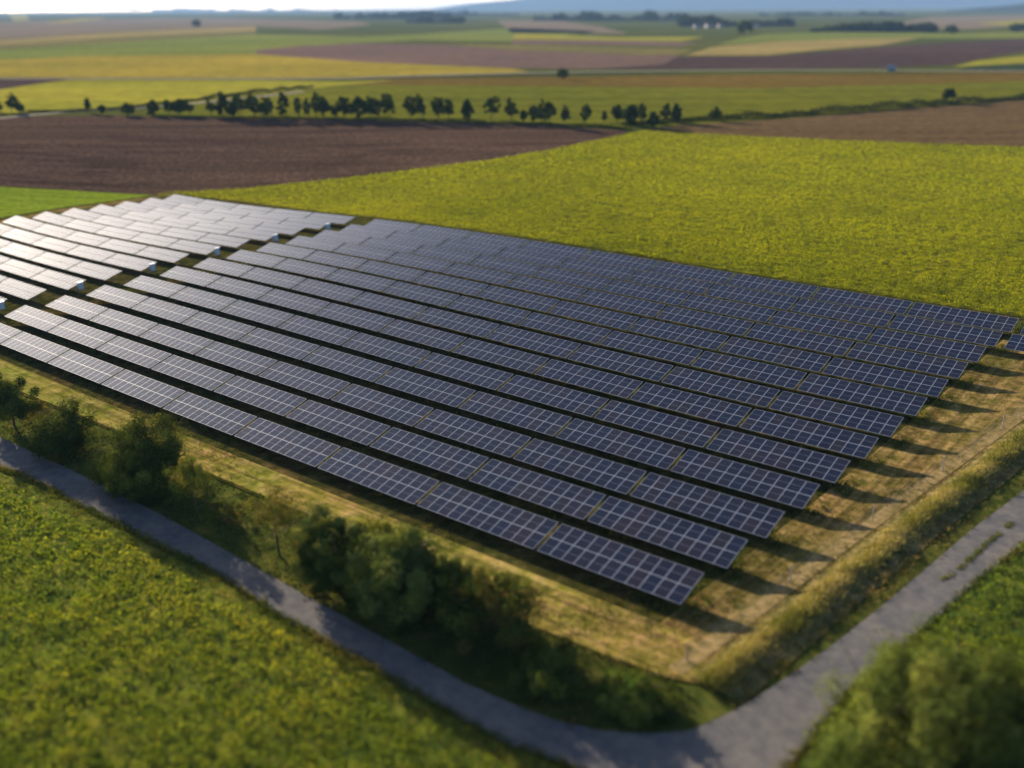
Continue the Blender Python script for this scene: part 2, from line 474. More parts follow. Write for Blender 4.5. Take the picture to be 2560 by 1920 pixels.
NEAR_L_PL = np.vstack([poly((-700, 850), (-300, 1050), (0, 1220), (116, 1266), (347, 1388), (579, 1514), (810, 1662), (1042, 1800), (1273, 1935), (1400, 2005)), poly((1400, 2500), (-900, 2500))])
NEAR_R = np.vstack([poly((3200, 906), (2900, 1113), (2560, 1374), (2430, 1480), (2290, 1613), (2210, 1670), (2120, 1755), (2050, 1845), (1975, 1945), (1890, 2010)), poly((1890, 2500), (3600, 2500))])
sheet('right_crop_field', NEAR_R, MS['near_crop'], 0.075, 'bright green leafy crop field right of the lane', 'field', grid=6)


def bank():
    """Low grassy ridge along the lane side of the plant."""
    B = BANK
    # resample
    seg = np.linalg.norm(np.diff(B, axis=0), axis=1); s = np.r_[0, np.cumsum(seg)]
    q = np.linspace(0, s[-1], 90)
    P = np.stack([np.interp(q, s, B[:, 0]), np.interp(q, s, B[:, 1])], -1)
    d = unit(np.gradient(P, axis=0)); n = np.stack([-d[:, 1], d[:, 0]], -1)
    if np.dot(n[40], [1, 0]) < 0: n = -n
    prof = [(-1.2, -.06), (-.5, .06), (.1, .17), (.7, .22), (1.3, .16), (2.0, .03), (2.6, -.06)]
    V = []; F = []
    for i, p in enumerate(P):
        for o, h in prof:
            w = p + n[i] * o
            V.append((w[0], w[1], float(terr(w[0], w[1])) + 0.06 + h * (0.85 + 0.3 * math.sin(i * 1.7))))
    k = len(prof)
    for i in range(len(P) - 1):
        for j in range(k - 1):
            F.append((i * k + j, i * k + j + 1, (i + 1) * k + j + 1, (i + 1) * k + j))
    me = bpy.data.meshes.new('grass_bank'); me.from_pydata(V, [], F)
    for p in me.polygons: p.use_smooth = True
    o = link('grass_bank', me, land_mat('bank_earth', [(0.06, 0.06, 0.02), (0.13, 0.11, 0.04), (0.25, 0.19, 0.085)], fine=1.2, broad=.2))
    tag(o, 'low earth ridge with long grass between fence and lane', 'bank', kind='structure')
    return P, n


BP, BN = bank()

m_path = land_mat('bare_path', [(0.12, 0.10, 0.04), (0.215, 0.16, 0.068), (0.32, 0.235, 0.115)], fine=1.5, broad=.2, bump=.2)
sheet('fence_path', ribbon(BP - BN * 1.75, 1.1), m_path, .07, 'bare tan strip along the foot of the fence', 'path', grid=5)
sheet('headland', ribbon(poly((-100, 578), (0, 556), (150, 528), (300, 507), (385, 495), (440, 486)), 3.2), MS['mown'], .07, 'bare tan headland between meadow and pale tables', 'path', grid=5)

# ------------------------------------------------------------------ hills and far woods
def ridge(name, px0, px1, dist, py_top, m, label, thick=900, kind='structure', cat='hills', seed=0, rough=6, step=14):
    """A long hill: py_top(px) gives its crest height in the frame at distance dist."""
    V = []; F = []
    xs = np.arange(px0, px1 + 1, step)
    for i, px in enumerate(xs):
        d = RX * (px - 1280) / FPX + RF; d = d / np.hypot(d[0], d[1])
        for k, (o, h) in enumerate([(0, 0), (.25, .55), (.5, .9), (.75, 1.0), (1.5, .9), (2.5, 0)]):
            q = CAM + d * (dist + o * thick) / 1.0
            hz = (float(py_top(px)))
            h_m = max(3.0, CAM[2] + (17 - hz) / FPX * (dist + .75 * thick) * 1.07)
            jig = rough * (vnoise(px + 37 * k, 11 * k, 60, seed) - .5)
            V.append((q[0], q[1], -1.0 - H0 + (h_m + jig) * h))
    for i in range(len(xs) - 1):
        for k in range(5):
            F.append((i * 6 + k, i * 6 + k + 1, (i + 1) * 6 + k + 1, (i + 1) * 6 + k))
    me = bpy.data.meshes.new(name); me.from_pydata(V, [], F)
    for p in me.polygons: p.use_smooth = True
    return tag(link(name, me, m), label, cat, kind=kind)


m_hill = land_mat('distant_hill', L3((0.03, 0.045, 0.04)), fine=0.01, broad=0.002, bump=0)
m_wood = land_mat('far_wood', [(0.012, 0.02, 0.01), (0.03, 0.04, 0.015), (0.055, 0.06, 0.022)], fine=0.06, broad=0.01, bump=0)
ridge('hills', 1080, 3400, 11000, lambda x: 22 - 75 * min(1, max(0, (x - 1100) / 900)) ** .8, m_hill, 'hazy blue hills along the right horizon', thick=2500, rough=25)
ridge('wooded_hill', 2230, 2900, 4800, lambda x: 29 - 21 * math.sin(min(1, max(0, (x - 2240) / 420)) * math.pi / 2 * 1.15), m_wood, 'dark wooded hill at the right horizon', thick=500, rough=6, cat='hill')

# ------------------------------------------------------------------ solar tables
Wt, GAP, SL, TILT, ROWP, SKEW, GL, GR = 11.55, 0.3523, 3.0893, 0.27749, 5.72992, 0.16663, 5.25614, 0.96943
DY = [-0.04, 0.074, -0.118, 0.011, -0.005, 0.085, 0.008, 0.093, 0.018, 0.095, -0.025, -0.049, -0.146]
CT, ST = math.cos(TILT), math.sin(TILT)


def panel_mat(name, whole=False):
    """Glass over dark cells. Cell grid drawn from the module's own coordinates (x across, y up the slope)."""
    m, t, p = mat(name)
    tc = t.nodes.new('ShaderNodeTexCoord'); sep = t.nodes.new('ShaderNodeSeparateXYZ')
    t.links.new(tc.outputs['Object'], sep.inputs[0])
    oi = t.nodes.new('ShaderNodeObjectInfo')

    def math_(op, a, b=None):
        n = t.nodes.new('ShaderNodeMath'); n.operation = op
        for s, v in zip(n.inputs, (a, b)):
            if v is None: continue
            if isinstance(v, (int, float)): s.default_value = v
            else: t.links.new(v, s)
        return n.outputs[0]
    X, Y = sep.outputs[0], sep.outputs[1]
    # cell columns (6 per module), half cell rows and the wider middle gap
    cx = math_('ABSOLUTE', math_('SUBTRACT', math_('FRACT', math_('MULTIPLY', math_('ADD', X, 60.0), 6 / 1.0)), 0.5))
    colgap = math_('GREATER_THAN', cx, 0.478)
    cy = math_('ABSOLUTE', math_('SUBTRACT', math_('FRACT', math_('MULTIPLY', math_('ADD', Y, 60.0), 20 / 1.48)), 0.5))
    rowgap = math_('GREATER_THAN', cy, 0.487)
    grid_ = math_('MAXIMUM', colgap, rowgap)
    mid = math_('LESS_THAN', math_('ABSOLUTE', Y), 0.014) if not whole else None
    if not whole:
        hue = oi.outputs['Random']
    else:
        v = t.nodes.new('ShaderNodeTexWhiteNoise'); v.noise_dimensions = '2D'
        cmb = t.nodes.new('ShaderNodeCombineXYZ')
        t.links.new(math_('FLOOR', math_('DIVIDE', math_('ADD', X, 5.775), 1.05)), cmb.inputs[0])
        t.links.new(math_('FLOOR', math_('DIVIDE', Y, 1.545)), cmb.inputs[1])
        t.links.new(cmb.outputs[0], v.inputs['Vector'])
        hue = v.outputs['Value']
    base = ramp(t, hue, [(0.0, (0.008, 0.009, 0.022)), (0.35, (0.012, 0.012, 0.024)), (0.6, (0.008, 0.012, 0.029)), (0.85, (0.018, 0.013, 0.022)), (1.0, (0.017, 0.015, 0.019))])
    col = mixc(t, base, (0.13, 0.14, 0.17), math_('MULTIPLY', grid_, 0.3))
    if mid is not None: col = mixc(t, col, (0.16, 0.17, 0.21), mid)
    t.links.new(col, p.inputs['Base Color'])
    p.inputs['Roughness'].default_value = 0.045
    p.inputs['IOR'].default_value = 1.5
    p.inputs['Specular IOR Level'].default_value = 0.45
    p.inputs['Specular Tint'].default_value = (0.84, 0.91, 1.0, 1)      # bluish anti-reflective coating
    return m


M_cell = panel_mat('solar_glass')
M_cell_far = panel_mat('solar_glass_far', whole=True)
M_alu = plain_mat('anodised_aluminium', (0.33, 0.37, 0.45), 0.6, 0.0, 0.06)
M_alu.node_tree.nodes['Principled BSDF'].inputs['Specular IOR Level'].default_value = 0.12
M_zinc = plain_mat('galvanised_steel', (0.26, 0.27, 0.28), 0.5, 0.6, 0.2)


def add_box(bm, c, s, rx=0.0, mi=0):
    m = Matrix.Translation(c) @ Matrix.Rotation(rx, 4, 'X') @ Matrix.Diagonal((*s, 1))
    r = bmesh.ops.create_cube(bm, size=1.0, matrix=m)
    for f in {f for v in r['verts'] for f in v.link_faces}: f.material_index = mi


def to_mesh(bm, name):
    me = bpy.data.meshes.new(name); bm.to_mesh(me); bm.free(); return me


MW, MH, MG = 1.05, SL / 2, 0.012                        # one module's place in the table


def module_mesh():
    bm = bmesh.new(); w, h, b, d = MW - MG, MH - MG, 0.022, 0.036
    add_box(bm, (0, h / 2 - b / 2, 0), (w, b, d)); add_box(bm, (0, -h / 2 + b / 2, 0), (w, b, d))
    add_box(bm, (w / 2 - b / 2, 0, 0), (b, h - 2 * b, d)); add_box(bm, (-w / 2 + b / 2, 0, 0), (b, h - 2 * b, d))
    add_box(bm, (0, 0, 0.008), (w - 2 * b, h - 2 * b, 0.012), 0, 1)
    me = to_mesh(bm, 'solar_module'); me.materials.append(M_alu); me.materials.append(M_cell)
    return me


def panel_field_mesh():
    """All modules of a far table as one sheet of frames and glass."""
    bm = bmesh.new(); b, d = 0.02, 0.036
    for r in range(2):
        for c in range(11):
            x, y = -Wt / 2 + (c + .5) * MW, (r - .5) * MH; w, h = MW - MG, MH - MG
            add_box(bm, (x, y + h / 2 - b / 2, 0), (w, b, d)); add_box(bm, (x, y - h / 2 + b / 2, 0), (w, b, d))
            add_box(bm, (x + w / 2 - b / 2, y, 0), (b, h - 2 * b, d)); add_box(bm, (x - w / 2 + b / 2, y, 0), (b, h - 2 * b, d))
            add_box(bm, (x, y + .32, 0.008), (w - 2 * b, .68, 0.012), 0, 1); add_box(bm, (x, y - .34, 0.008), (w - 2 * b, .68, 0.012), 0, 1)
            add_box(bm, (x, y - .01, 0.0065), (w - 2 * b, .02, 0.012), 0, 0)
    me = to_mesh(bm, 'panel_field'); me.materials.append(M_alu); me.materials.append(M_cell_far)
    return me


POST_X = (-5.2, -1.75, 1.75, 5.2)
ZM = H0 + SL / 2 * ST                                   # height of the table's middle


def post_mesh():
    bm = bmesh.new()
    add_box(bm, (0, 0, (ZM - .16 - .7) / 2), (.09, .11, ZM - .16 + .7))
    add_box(bm, (0, 0, ZM - .15), (.07, SL * .88, .07), TILT)
    a = Vector((0, .02, .45)); b_ = Vector((0, -.8, ZM - .15 - .8 * math.tan(TILT)))
    mid = (a + b_) / 2; dv = b_ - a
    add_box(bm, mid, (.045, dv.length, .045), math.atan2(dv.z, dv.y))
    me = to_mesh(bm, 'post'); me.materials.append(M_zinc); return me


def rail_mesh():
    bm = bmesh.new(); add_box(bm, (0, 0, 0), (Wt - .04, .05, .06)); me = to_mesh(bm, 'rail'); me.materials.append(M_zinc); return me


ME_mod, ME_field, ME_post, ME_rail = module_mesh(), panel_field_mesh(), post_mesh(), rail_mesh()


def table_proto(with_modules):
    root = empty('solar_table', (0, 0, 0))
    kids = []
    if with_modules:
        for r in range(2):
            for c in range(11):
                u, v = -Wt / 2 + (c + .5) * MW, (r - .5) * MH
                o = link('solar_module', ME_mod, None, root)
                o.location = (u, v * CT, ZM + v * ST); o.rotation_euler = (TILT, 0, 0); kids.append(o)
    else:
        o = link('panel_field', ME_field, None, root)
        o.location = (0, 0, ZM); o.rotation_euler = (TILT, 0, 0); kids.append(o)
    for x in POST_X:
        o = link('post', ME_post, None, root); o.location = (x, 0, 0); kids.append(o)
    for v in (-.85, .85):
        o = link('rail', ME_rail, None, root)
        o.location = (0, v * CT + .06 * ST, ZM + v * ST - .06); o.rotation_euler = (TILT, 0, 0); kids.append(o)
    return root, kids


protos = {True: table_proto(True), False: table_proto(False)}
used = {True: False, False: False}
ORD = ['', 'second', 'third', 'fourth', 'fifth', 'sixth', 'seventh', 'eighth', 'ninth', 'tenth', 'eleventh', 'twelfth']


def row_name(r):
    return 'front row' if r == 0 else 'backmost row' if r == 12 else ORD[r] + ' row from the front'


def tables():
    for r in range(13):
        spots = [('main', c, -c * (Wt + GAP) + SKEW * r) for c in range(9)]
        spots += [('left', c, -9 * (Wt + GAP) + GAP - GL - c * (Wt + GAP) + SKEW * r) for c in range(5)]
        if r >= 11: spots += [('right', 0, GR + Wt + SKEW * r)]
        for block, c, xr in spots:
            y0 = r * ROWP + DY[r]
            zl, zr = float(base_h(xr - Wt, r * ROWP)), float(base_h(xr, r * ROWP))
            xs = np.array([xr, xr, xr - Wt, xr - Wt]); ys = np.array([y0, y0 + SL * CT] * 2); zs = np.array([zr, zr + SL * ST, zl, zl + SL * ST])
            if not in_view(xs, ys, zs, 0.05).any(): continue
            near = block != 'left'
            root, kids = protos[near]
            if used[near]:
                n = root.copy(); COL.objects.link(n)
                for k in kids:
                    q = k.copy(); COL.objects.link(q); q.parent = n
                root = n
            used[near] = True
            root.location = (xr - Wt / 2, y0 + SL / 2 * CT, (zl + zr) / 2 - H0)
            root.rotation_euler = (0, -math.atan2(zr - zl, Wt), 0)
            rn = row_name(r)
            if block == 'main':
                pos = 'at the fence end' if c == 0 else 'at the aisle end' if c == 8 else f'{ORD[c]} from the fence end'
                lab = f'dark blue solar table {pos} of the {rn}'
                g = 'solar tables of the long dark block'
            elif block == 'left':
                pos = 'beside the aisle' if c == 0 else f'{ORD[c]} from the aisle' if c < 4 else 'at the meadow end'
                lab = f'pale shining solar table {pos} in the {rn}'
                g = 'solar tables of the pale block beyond the aisle'
            else:
                lab = f'solar table cut by the right frame edge in the {rn}'
                g = 'solar tables at the right edge'
            tag(root, lab, 'solar table', g)


tables()

# inverter cabinets at the aisle
M_cab = plain_mat('cabinet_paint', (0.46, 0.54, 0.64), 0.4, 0.0, 0.08)
M_dark = plain_mat('dark_plastic', (0.03, 0.03, 0.035), 0.5)


def cabinets():
    for r in (1, 3, 5, 7, 9, 11):
        xr = -9 * (Wt + GAP) + GAP - GL + SKEW * r
        x, y = xr + .30, r * ROWP + DY[r] + SL * CT * .62
        root = empty('inverter_cabinet', (x, y, float(terr(x, y)) + .04))
        tag(root, f'pale blue inverter cabinet beside the aisle table in the {row_name(r)}', 'cabinet', 'inverter cabinets along the aisle')
        bm = bmesh.new(); add_box(bm, (0, 0, .95), (.42, .75, 1.05)); bmesh.ops.bevel(bm, geom=bm.edges[:], offset=.03, segments=2, affect='EDGES')
        link('housing', to_mesh(bm, 'housing'), M_cab, root)
        bm = bmesh.new(); add_box(bm, (.215, 0, .95), (.02, .64, .92)); d = link('door', to_mesh(bm, 'door'), M_cab, root)
        bm = bmesh.new(); add_box(bm, (.235, .24, .95), (.03, .03, .16)); link('handle', to_mesh(bm, 'handle'), M_dark, d)
        bm = bmesh.new(); add_box(bm, (0, 0, 1.5), (.5, .84, .04), .06); link('rain_hood', to_mesh(bm, 'rain_hood'), M_cab, root)
        for yy in (-.3, .3):
            bm = bmesh.new(); add_box(bm, (0, yy, .11), (.07, .07, .72)); link('leg', to_mesh(bm, 'leg'), M_zinc, root)


cabinets()

# ------------------------------------------------------------------ fence along the bank
M_wood = plain_mat('grey_fence_wood', (0.34, 0.31, 0.29), 0.8, 0.0, 0.3)


def fence():
    P = BP - BN * 1.9
    seg = np.linalg.norm(np.diff(P, axis=0), axis=1); s = np.r_[0, np.cumsum(seg)]
    root = empty('wire_fence', (P[-1][0], P[-1][1], float(terr(*P[-1]))))
    tag(root, 'thin wire fence on grey posts along the grassy bank', 'fence')
    ox, oy, oz = root.location
    pts = []
    q = np.arange(1.0, s[-1], 3.0)
    for i, a in enumerate(q):
        x, y = np.interp(a, s, P[:, 0]), np.interp(a, s, P[:, 1]); z = float(terr(x, y))
        pts.append((x, y, z))
        if not in_view(np.array([x]), np.array([y]), np.array([z]), .05)[0]: continue
        thick = i % 4 == 0
        bm = bmesh.new(); w = .10 if thick else .03; h = 1.4 if thick else 1.15
        bmesh.ops.create_cone(bm, cap_ends=True, segments=8, radius1=w / 2, radius2=w / 2.3, depth=h + .4, matrix=Matrix.Translation((x - ox, y - oy, z - oz + (h - .4) / 2)))
        link('post', to_mesh(bm, 'post'), M_wood if thick else M_zinc, root)
    pts = np.array(pts)
    for hz in (.35, .7, 1.02, 1.28):
        V = []; F = []
        for i, p in enumerate(pts):
            for dx, dz in ((0, .008), (.008, -.006), (-.008, -.006)):
                V.append((p[0] + dx - ox, p[1] - oy, p[2] + hz + dz - oz))
        for i in range(len(pts) - 1):
            for k in range(3):
                a, b = i * 3 + k, i * 3 + (k + 1) % 3
                F.append((a, b, b + 3, a + 3))
        me = bpy.data.meshes.new('wire'); me.from_pydata(V, [], F)
        link('wire', me, M_zinc, root)


fence()

# ------------------------------------------------------------------ trees and bushes
M_leaf = plant_mat('foliage', 0.16, (1.0, 1.0, 0.75))
M_bark = plain_mat('bark', (0.085, 0.065, 0.045), 0.9, 0, 0.4)


def tube(bm, pts, radii, seg=7):
    rings = []
    for i, (p, r) in enumerate(zip(pts, radii)):
        p = Vector(p)
        d = (Vector(pts[min(i + 1, len(pts) - 1)]) - Vector(pts[max(i - 1, 0)])).normalized()
        a = d.orthogonal().normalized(); b = d.cross(a)
        rings.append([bm.verts.new(p + (a * math.cos(t) + b * math.sin(t)) * r) for t in np.linspace(0, 2 * math.pi, seg + 1)[:-1]])
    for A, B in zip(rings, rings[1:]):
        for k in range(seg):
            bm.faces.new((A[k], A[(k + 1) % seg], B[(k + 1) % seg], B[k]))


def trunk_mesh(H, r, crown_lo, spread, limbs=6, stems=1):
    bm = bmesh.new()
    for s in range(stems):
        ox, oy = (random.uniform(-.25, .25) * spread, random.uniform(-.25, .25) * spread) if stems > 1 else (0, 0)
        top = (ox * 1.6 + random.uniform(-.08, .08) * H, oy * 1.6 + random.uniform(-.08, .08) * H, H * .8)
        n = 6
        P = [(ox + (top[0] - ox) * t + .03 * H * math.sin(t * 5 + s), oy + (top[1] - oy) * t, -.3 + (top[2] + .3) * t) for t in np.linspace(0, 1, n)]
        tube(bm, P, [r * (1 - .8 * t) / math.sqrt(stems) for t in np.linspace(0, 1, n)])
        for k in range(limbs):
            t = random.uniform(.3, .85); i = int(t * (n - 1)); b = Vector(P[i])
            if b.z < crown_lo * .7: b.z = crown_lo * .7
            a = random.uniform(0, 6.28); l = spread * random.uniform(.5, .85)
            e = b + Vector((math.cos(a) * l, math.sin(a) * l, l * random.uniform(.4, .9)))
            m_ = (b + e) / 2 + Vector((0, 0, -.08 * l))
            tube(bm, [b, m_, e], [r * .35, r * .22, r * .06], 5)
    return to_mesh(bm, 'trunk')


def oval_crown(H, lo, w, n, leaf, tints, seed=0, k=40, fine=1.0, mmax=4):
    """Dense crown: leaf clumps over a few unequal egg-shaped masses, with sprigs standing out."""
    g = np.random.default_rng(seed + 5)
    m = g.integers(2, mmax + 1) if mmax > 2 else g.integers(1, 3)
    lobes = []
    for i in range(m):
        a = g.uniform(0, 2 * math.pi); off = w * g.uniform(.08, .24)
        h = (H - lo) * (1.0 if i == 0 else g.uniform(.55, .9))
        ww = w * (g.uniform(.62, .8) if m > 2 else g.uniform(.75, .9) if m > 1 else 1.0)
        lobes.append((math.cos(a) * off, math.sin(a) * off, lo + h * .5 * (1.0 if g.random() > .35 or i == 0 else g.uniform(1., 1.15)), ww / 2, h / 2))
    cc = []; cr = []; lc = []
    per = max(6, k // m)
    for x, y, z, rw, rh in lobes:
        v = unit(g.normal(size=(per, 3)))
        rad = g.uniform(.45, .92, (per, 1))
        q = v * rad * [rw, rw, rh]
        q[:, :2] *= 1.05 - .3 * np.clip(q[:, 2:3] / rh, -.7, 1)
        cc.append(q + [x, y, z]); cr.append(g.uniform(.16, .34, per) * rw * fine); lc.append(np.tile([x, y, z], (per, 1)))
    cc = np.vstack(cc); cr = np.concatenate(cr); lc = np.vstack(lc)
    K = len(cc)
    idx = g.integers(0, K, n)
    v = unit(g.normal(size=(n, 3)))
    rr = g.uniform(.15, 1.0, n) ** .5
    sprig = g.random(n) < .06
    rr[sprig] *= g.uniform(1.1, 1.6, sprig.sum())
    c = cc[idx] + v * (cr[idx] * rr)[:, None]
    c[:, 2] = np.clip(c[:, 2], .08, H * 1.03)
    L = leaf * g.uniform(.6, 1.4, n)
    tn = np.array(tints)
    ct = g.integers(0, len(tn), K)
    # leaves face outwards and up, as they do on a living shoot
    nr = unit(unit(c - lc[idx]) * .8 + v * .8 + g.normal(size=(n, 3)) * .45 + [0, 0, .35])
    ax = unit(np.cross(nr, g.normal(size=(n, 3))))
    return quads_mesh('crown', leaves(c, ax, L, L * .62, nr), tn[ct[idx]] * g.uniform(.7, 1.3, (n, 1)))


def crown_mesh(H, lo, w, n, leaf, tints, clumps=40, hollow=.55, top_bias=0.0, squash=1.0, gap=.0, droop=0, seed=0):
    """Crown of leaf clumps on sub-lobes: uneven outline with gaps."""
    g = np.random.default_rng(seed + 11)
    # lobes
    k = max(4, clumps // 5)
    th = g.uniform(0, 2 * math.pi, k); hz = g.uniform(0, 1, k) ** (1 - top_bias)
    rad = w / 2 * (0.25 + .55 * np.sin(np.clip(hz * .85 + .12, 0, 1) * math.pi)) * g.uniform(.4, 1, k)
    lc = np.stack([np.cos(th) * rad, np.sin(th) * rad * squash, lo + (H - lo) * (.12 + .76 * hz)], -1)
    lr = g.uniform(.16, .3, k) * w * (1.15 - .4 * hz)
    per = clumps // k + 1
    cc = []; cr = []
    for i in range(k):
        v = unit(g.normal(size=(per, 3))); v[:, 2] *= .85
        cc.append(lc[i] + v * lr[i] * g.uniform(hollow, 1.05, (per, 1))); cr.append(np.full(per, lr[i] * .42) * g.uniform(.6, 1.25, per))
    cc = np.vstack(cc); cr = np.concatenate(cr)
    cc[:, 2] = np.maximum(cc[:, 2], lo * .9)
    ok = g.random(len(cc)) > gap; cc, cr = cc[ok], cr[ok]
    cc[:, :2] *= 1.22
    cr = cr * 1.25
    idx = g.integers(0, len(cc), n)
    v = unit(g.normal(size=(n, 3)))
    c = cc[idx] + v * (cr[idx] * g.uniform(.35, 1.0, n) ** .6)[:, None]
    c[:, 2] = np.maximum(c[:, 2], .05)
    c[:, 2] = np.minimum(c[:, 2], H)
    ax = unit(v * .7 + g.normal(size=(n, 3)) * .6 + np.array([0, 0, .35 - droop]))
    L = leaf * g.uniform(.6, 1.35, n)
    tn = np.array(tints)
    ct = g.integers(0, len(tn), len(cc))
    base = tn[ct[idx]] * g.uniform(.75, 1.25, (n, 1))
    return quads_mesh('crown', leaves(c, ax, L, L * g.uniform(.45, .7, n)), base)


DK = [(0.032, 0.05, 0.014), (0.045, 0.066, 0.018), (0.07, 0.09, 0.025)]
MD = [(0.07, 0.098, 0.025), (0.11, 0.135, 0.032), (0.15, 0.165, 0.042)]
YG = [(0.14, 0.155, 0.03), (0.2, 0.19, 0.04), (0.24, 0.2, 0.055)]
GY = [(0.075, 0.105, 0.038), (0.11, 0.14, 0.048), (0.15, 0.17, 0.058)]
BRN = [(0.12, 0.095, 0.035), (0.17, 0.13, 0.05), (0.10, 0.10, 0.03)]


def plant(name, label, cat, base_px, H=None, top_py=None, w_px=None, lo=.25, n=5000, leaf=.2, tints=MD, clumps=60, trunk_r=.12, group=None, stems=1, gap=0, limbs=6, seed=0, top_bias=0., squash=1., hollow=.55, base=None, oval=False):
    p = np.array(base) if base is not None else A1(*base_px)
    if H is None:
        # height so that the top stands at top_py in the frame
        d = RX * (base_px[0] - 1280) / FPX + RU * (960 - top_py) / FPX + RF
        t = math.hypot(p[0] - CAM[0], p[1] - CAM[1]) / math.hypot(d[0], d[1])
        H = CAM[2] + d[2] * t - p[2]
    w = metres(w_px, p)
    root = empty(name, p.tolist(), random.uniform(0, 6.28))
    tag(root, label, cat, group)
    link('crown', oval_crown(H, lo * H, w * (1.12 if oval == 2 else 1.18), n, leaf, tints, seed, clumps, mmax=2 if oval == 2 else 4) if oval else crown_mesh(H, lo * H, w, n, leaf, tints, clumps, hollow, top_bias, squash, gap, seed=seed), M_leaf, root)
    link('trunk', trunk_mesh(H, trunk_r, lo * H, w * .5, limbs, stems), M_bark, root)
    return root, H, w


def near_plants():
    g = 'hedgerow bushes and trees along the lane'
    plant('tree', 'dark round leafy tree cut by the left frame edge', 'tree', (36, 1064), top_py=925, w_px=128, lo=.14, n=20000, leaf=.17, tints=DK + MD, clumps=90, group=g, seed=1, oval=True)
    plant('bush', 'brownish low shrub behind the tree at the left edge', 'bush', (108, 1050), top_py=1002, w_px=80, lo=.05, n=2500, leaf=.15, tints=BRN + YG, clumps=30, gap=.2, group=g, seed=2, stems=4, trunk_r=.05)
    plant('bush', 'dark dense rounded bush, middle size, right of the left edge tree', 'bush', (178, 1135), top_py=1003, w_px=168, lo=.0, n=28000, leaf=.17, tints=DK, clumps=120, group=g, seed=3, stems=4, trunk_r=.08, oval=True)
    plant('bush', 'largest dark bush with sunlit upright twigs on its crown', 'bush', (352, 1218), top_py=1050, w_px=240, lo=.0, n=46000, leaf=.17, tints=DK + DK + MD, clumps=200, group=g, seed=4, stems=5, trunk_r=.09, oval=True)
    plant('tree', 'small thin yellowish tree leaning beside the largest dark bush', 'tree', (498, 1280), top_py=1115, w_px=135, lo=.34, n=4500, leaf=.15, tints=YG + MD[1:], clumps=50, group=g, seed=5, trunk_r=.09, oval=True)
    plant('bush', 'low brown scrub at the foot of the two thin trees', 'bush', (575, 1300), top_py=1245, w_px=90, lo=.05, n=1800, leaf=.15, tints=BRN + MD, clumps=30, gap=.2, group=g, seed=6, stems=4, trunk_r=.05)
    plant('tree', 'sparse tree with bare trunk and see-through ochre crown', 'tree', (700, 1388), top_py=1180, w_px=170, lo=.36, n=3600, leaf=.14, tints=YG + BRN, clumps=70, limbs=10, group=g, seed=7, trunk_r=.11, oval=True)
    plant('bush', 'tall grey green bush with dark hollow sides, right of the sparse tree', 'bush', (845, 1455), top_py=1238, w_px=175, lo=.0, n=42000, leaf=.17, tints=GY + MD + DK, clumps=180, group=g, seed=8, stems=5, trunk_r=.08, oval=True)
    plant('bush', 'bright yellow green shrub behind the tall grey green bush', 'bush', (965, 1400), top_py=1290, w_px=150, lo=.02, n=9000, leaf=.16, tints=YG + [(0.13, 0.16, 0.02)], clumps=80, group=g, seed=9, stems=4, trunk_r=.06, oval=True)
    plant('bush', 'broad silvery green bush in the middle of the dense hedge', 'bush', (1000, 1525), top_py=1295, w_px=235, lo=.0, n=52000, leaf=.17, tints=GY + GY + MD, clumps=220, group=g, seed=10, stems=6, trunk_r=.08, oval=True)
    plant('bush', 'dull green bush sloping down right of the silvery bush', 'bush', (1130, 1548), top_py=1390, w_px=190, lo=.0, n=22000, leaf=.17, tints=MD + DK, clumps=150, group=g, seed=11, stems=5, trunk_r=.07, oval=True)
    plant('bush', 'brown olive straggly bush, last tall one before the lane bend', 'bush', (1255, 1612), top_py=1455, w_px=215, lo=.02, n=12000, leaf=.16, tints=BRN + MD + DK, clumps=110, gap=.1, group=g, seed=12, stems=6, trunk_r=.06)
    plant('bush', 'low dark bramble patch at the end of the hedge', 'bush', (1420, 1698), top_py=1612, w_px=230, lo=.0, n=11000, leaf=.16, tints=DK + MD, clumps=90, group=g, seed=13, stems=6, trunk_r=.04, oval=True)
    plant('bush', 'low bright green bramble in the inner corner of the lane', 'bush', (1590, 1750), top_py=1680, w_px=200, lo=.0, n=11000, leaf=.14, tints=MD + [(0.07, 0.12, 0.02)], clumps=90, group=g, seed=14, stems=6, trunk_r=.04, oval=True)
    # big bush in the near right corner
    plant('tree', 'big out of focus bushy tree in the near right corner', 'tree', (2340, 1990), top_py=1575, w_px=560, lo=.0, n=110000, leaf=.18, tints=MD + DK[1:], clumps=300, seed=15, stems=3, trunk_r=.14, oval=True)


near_plants()


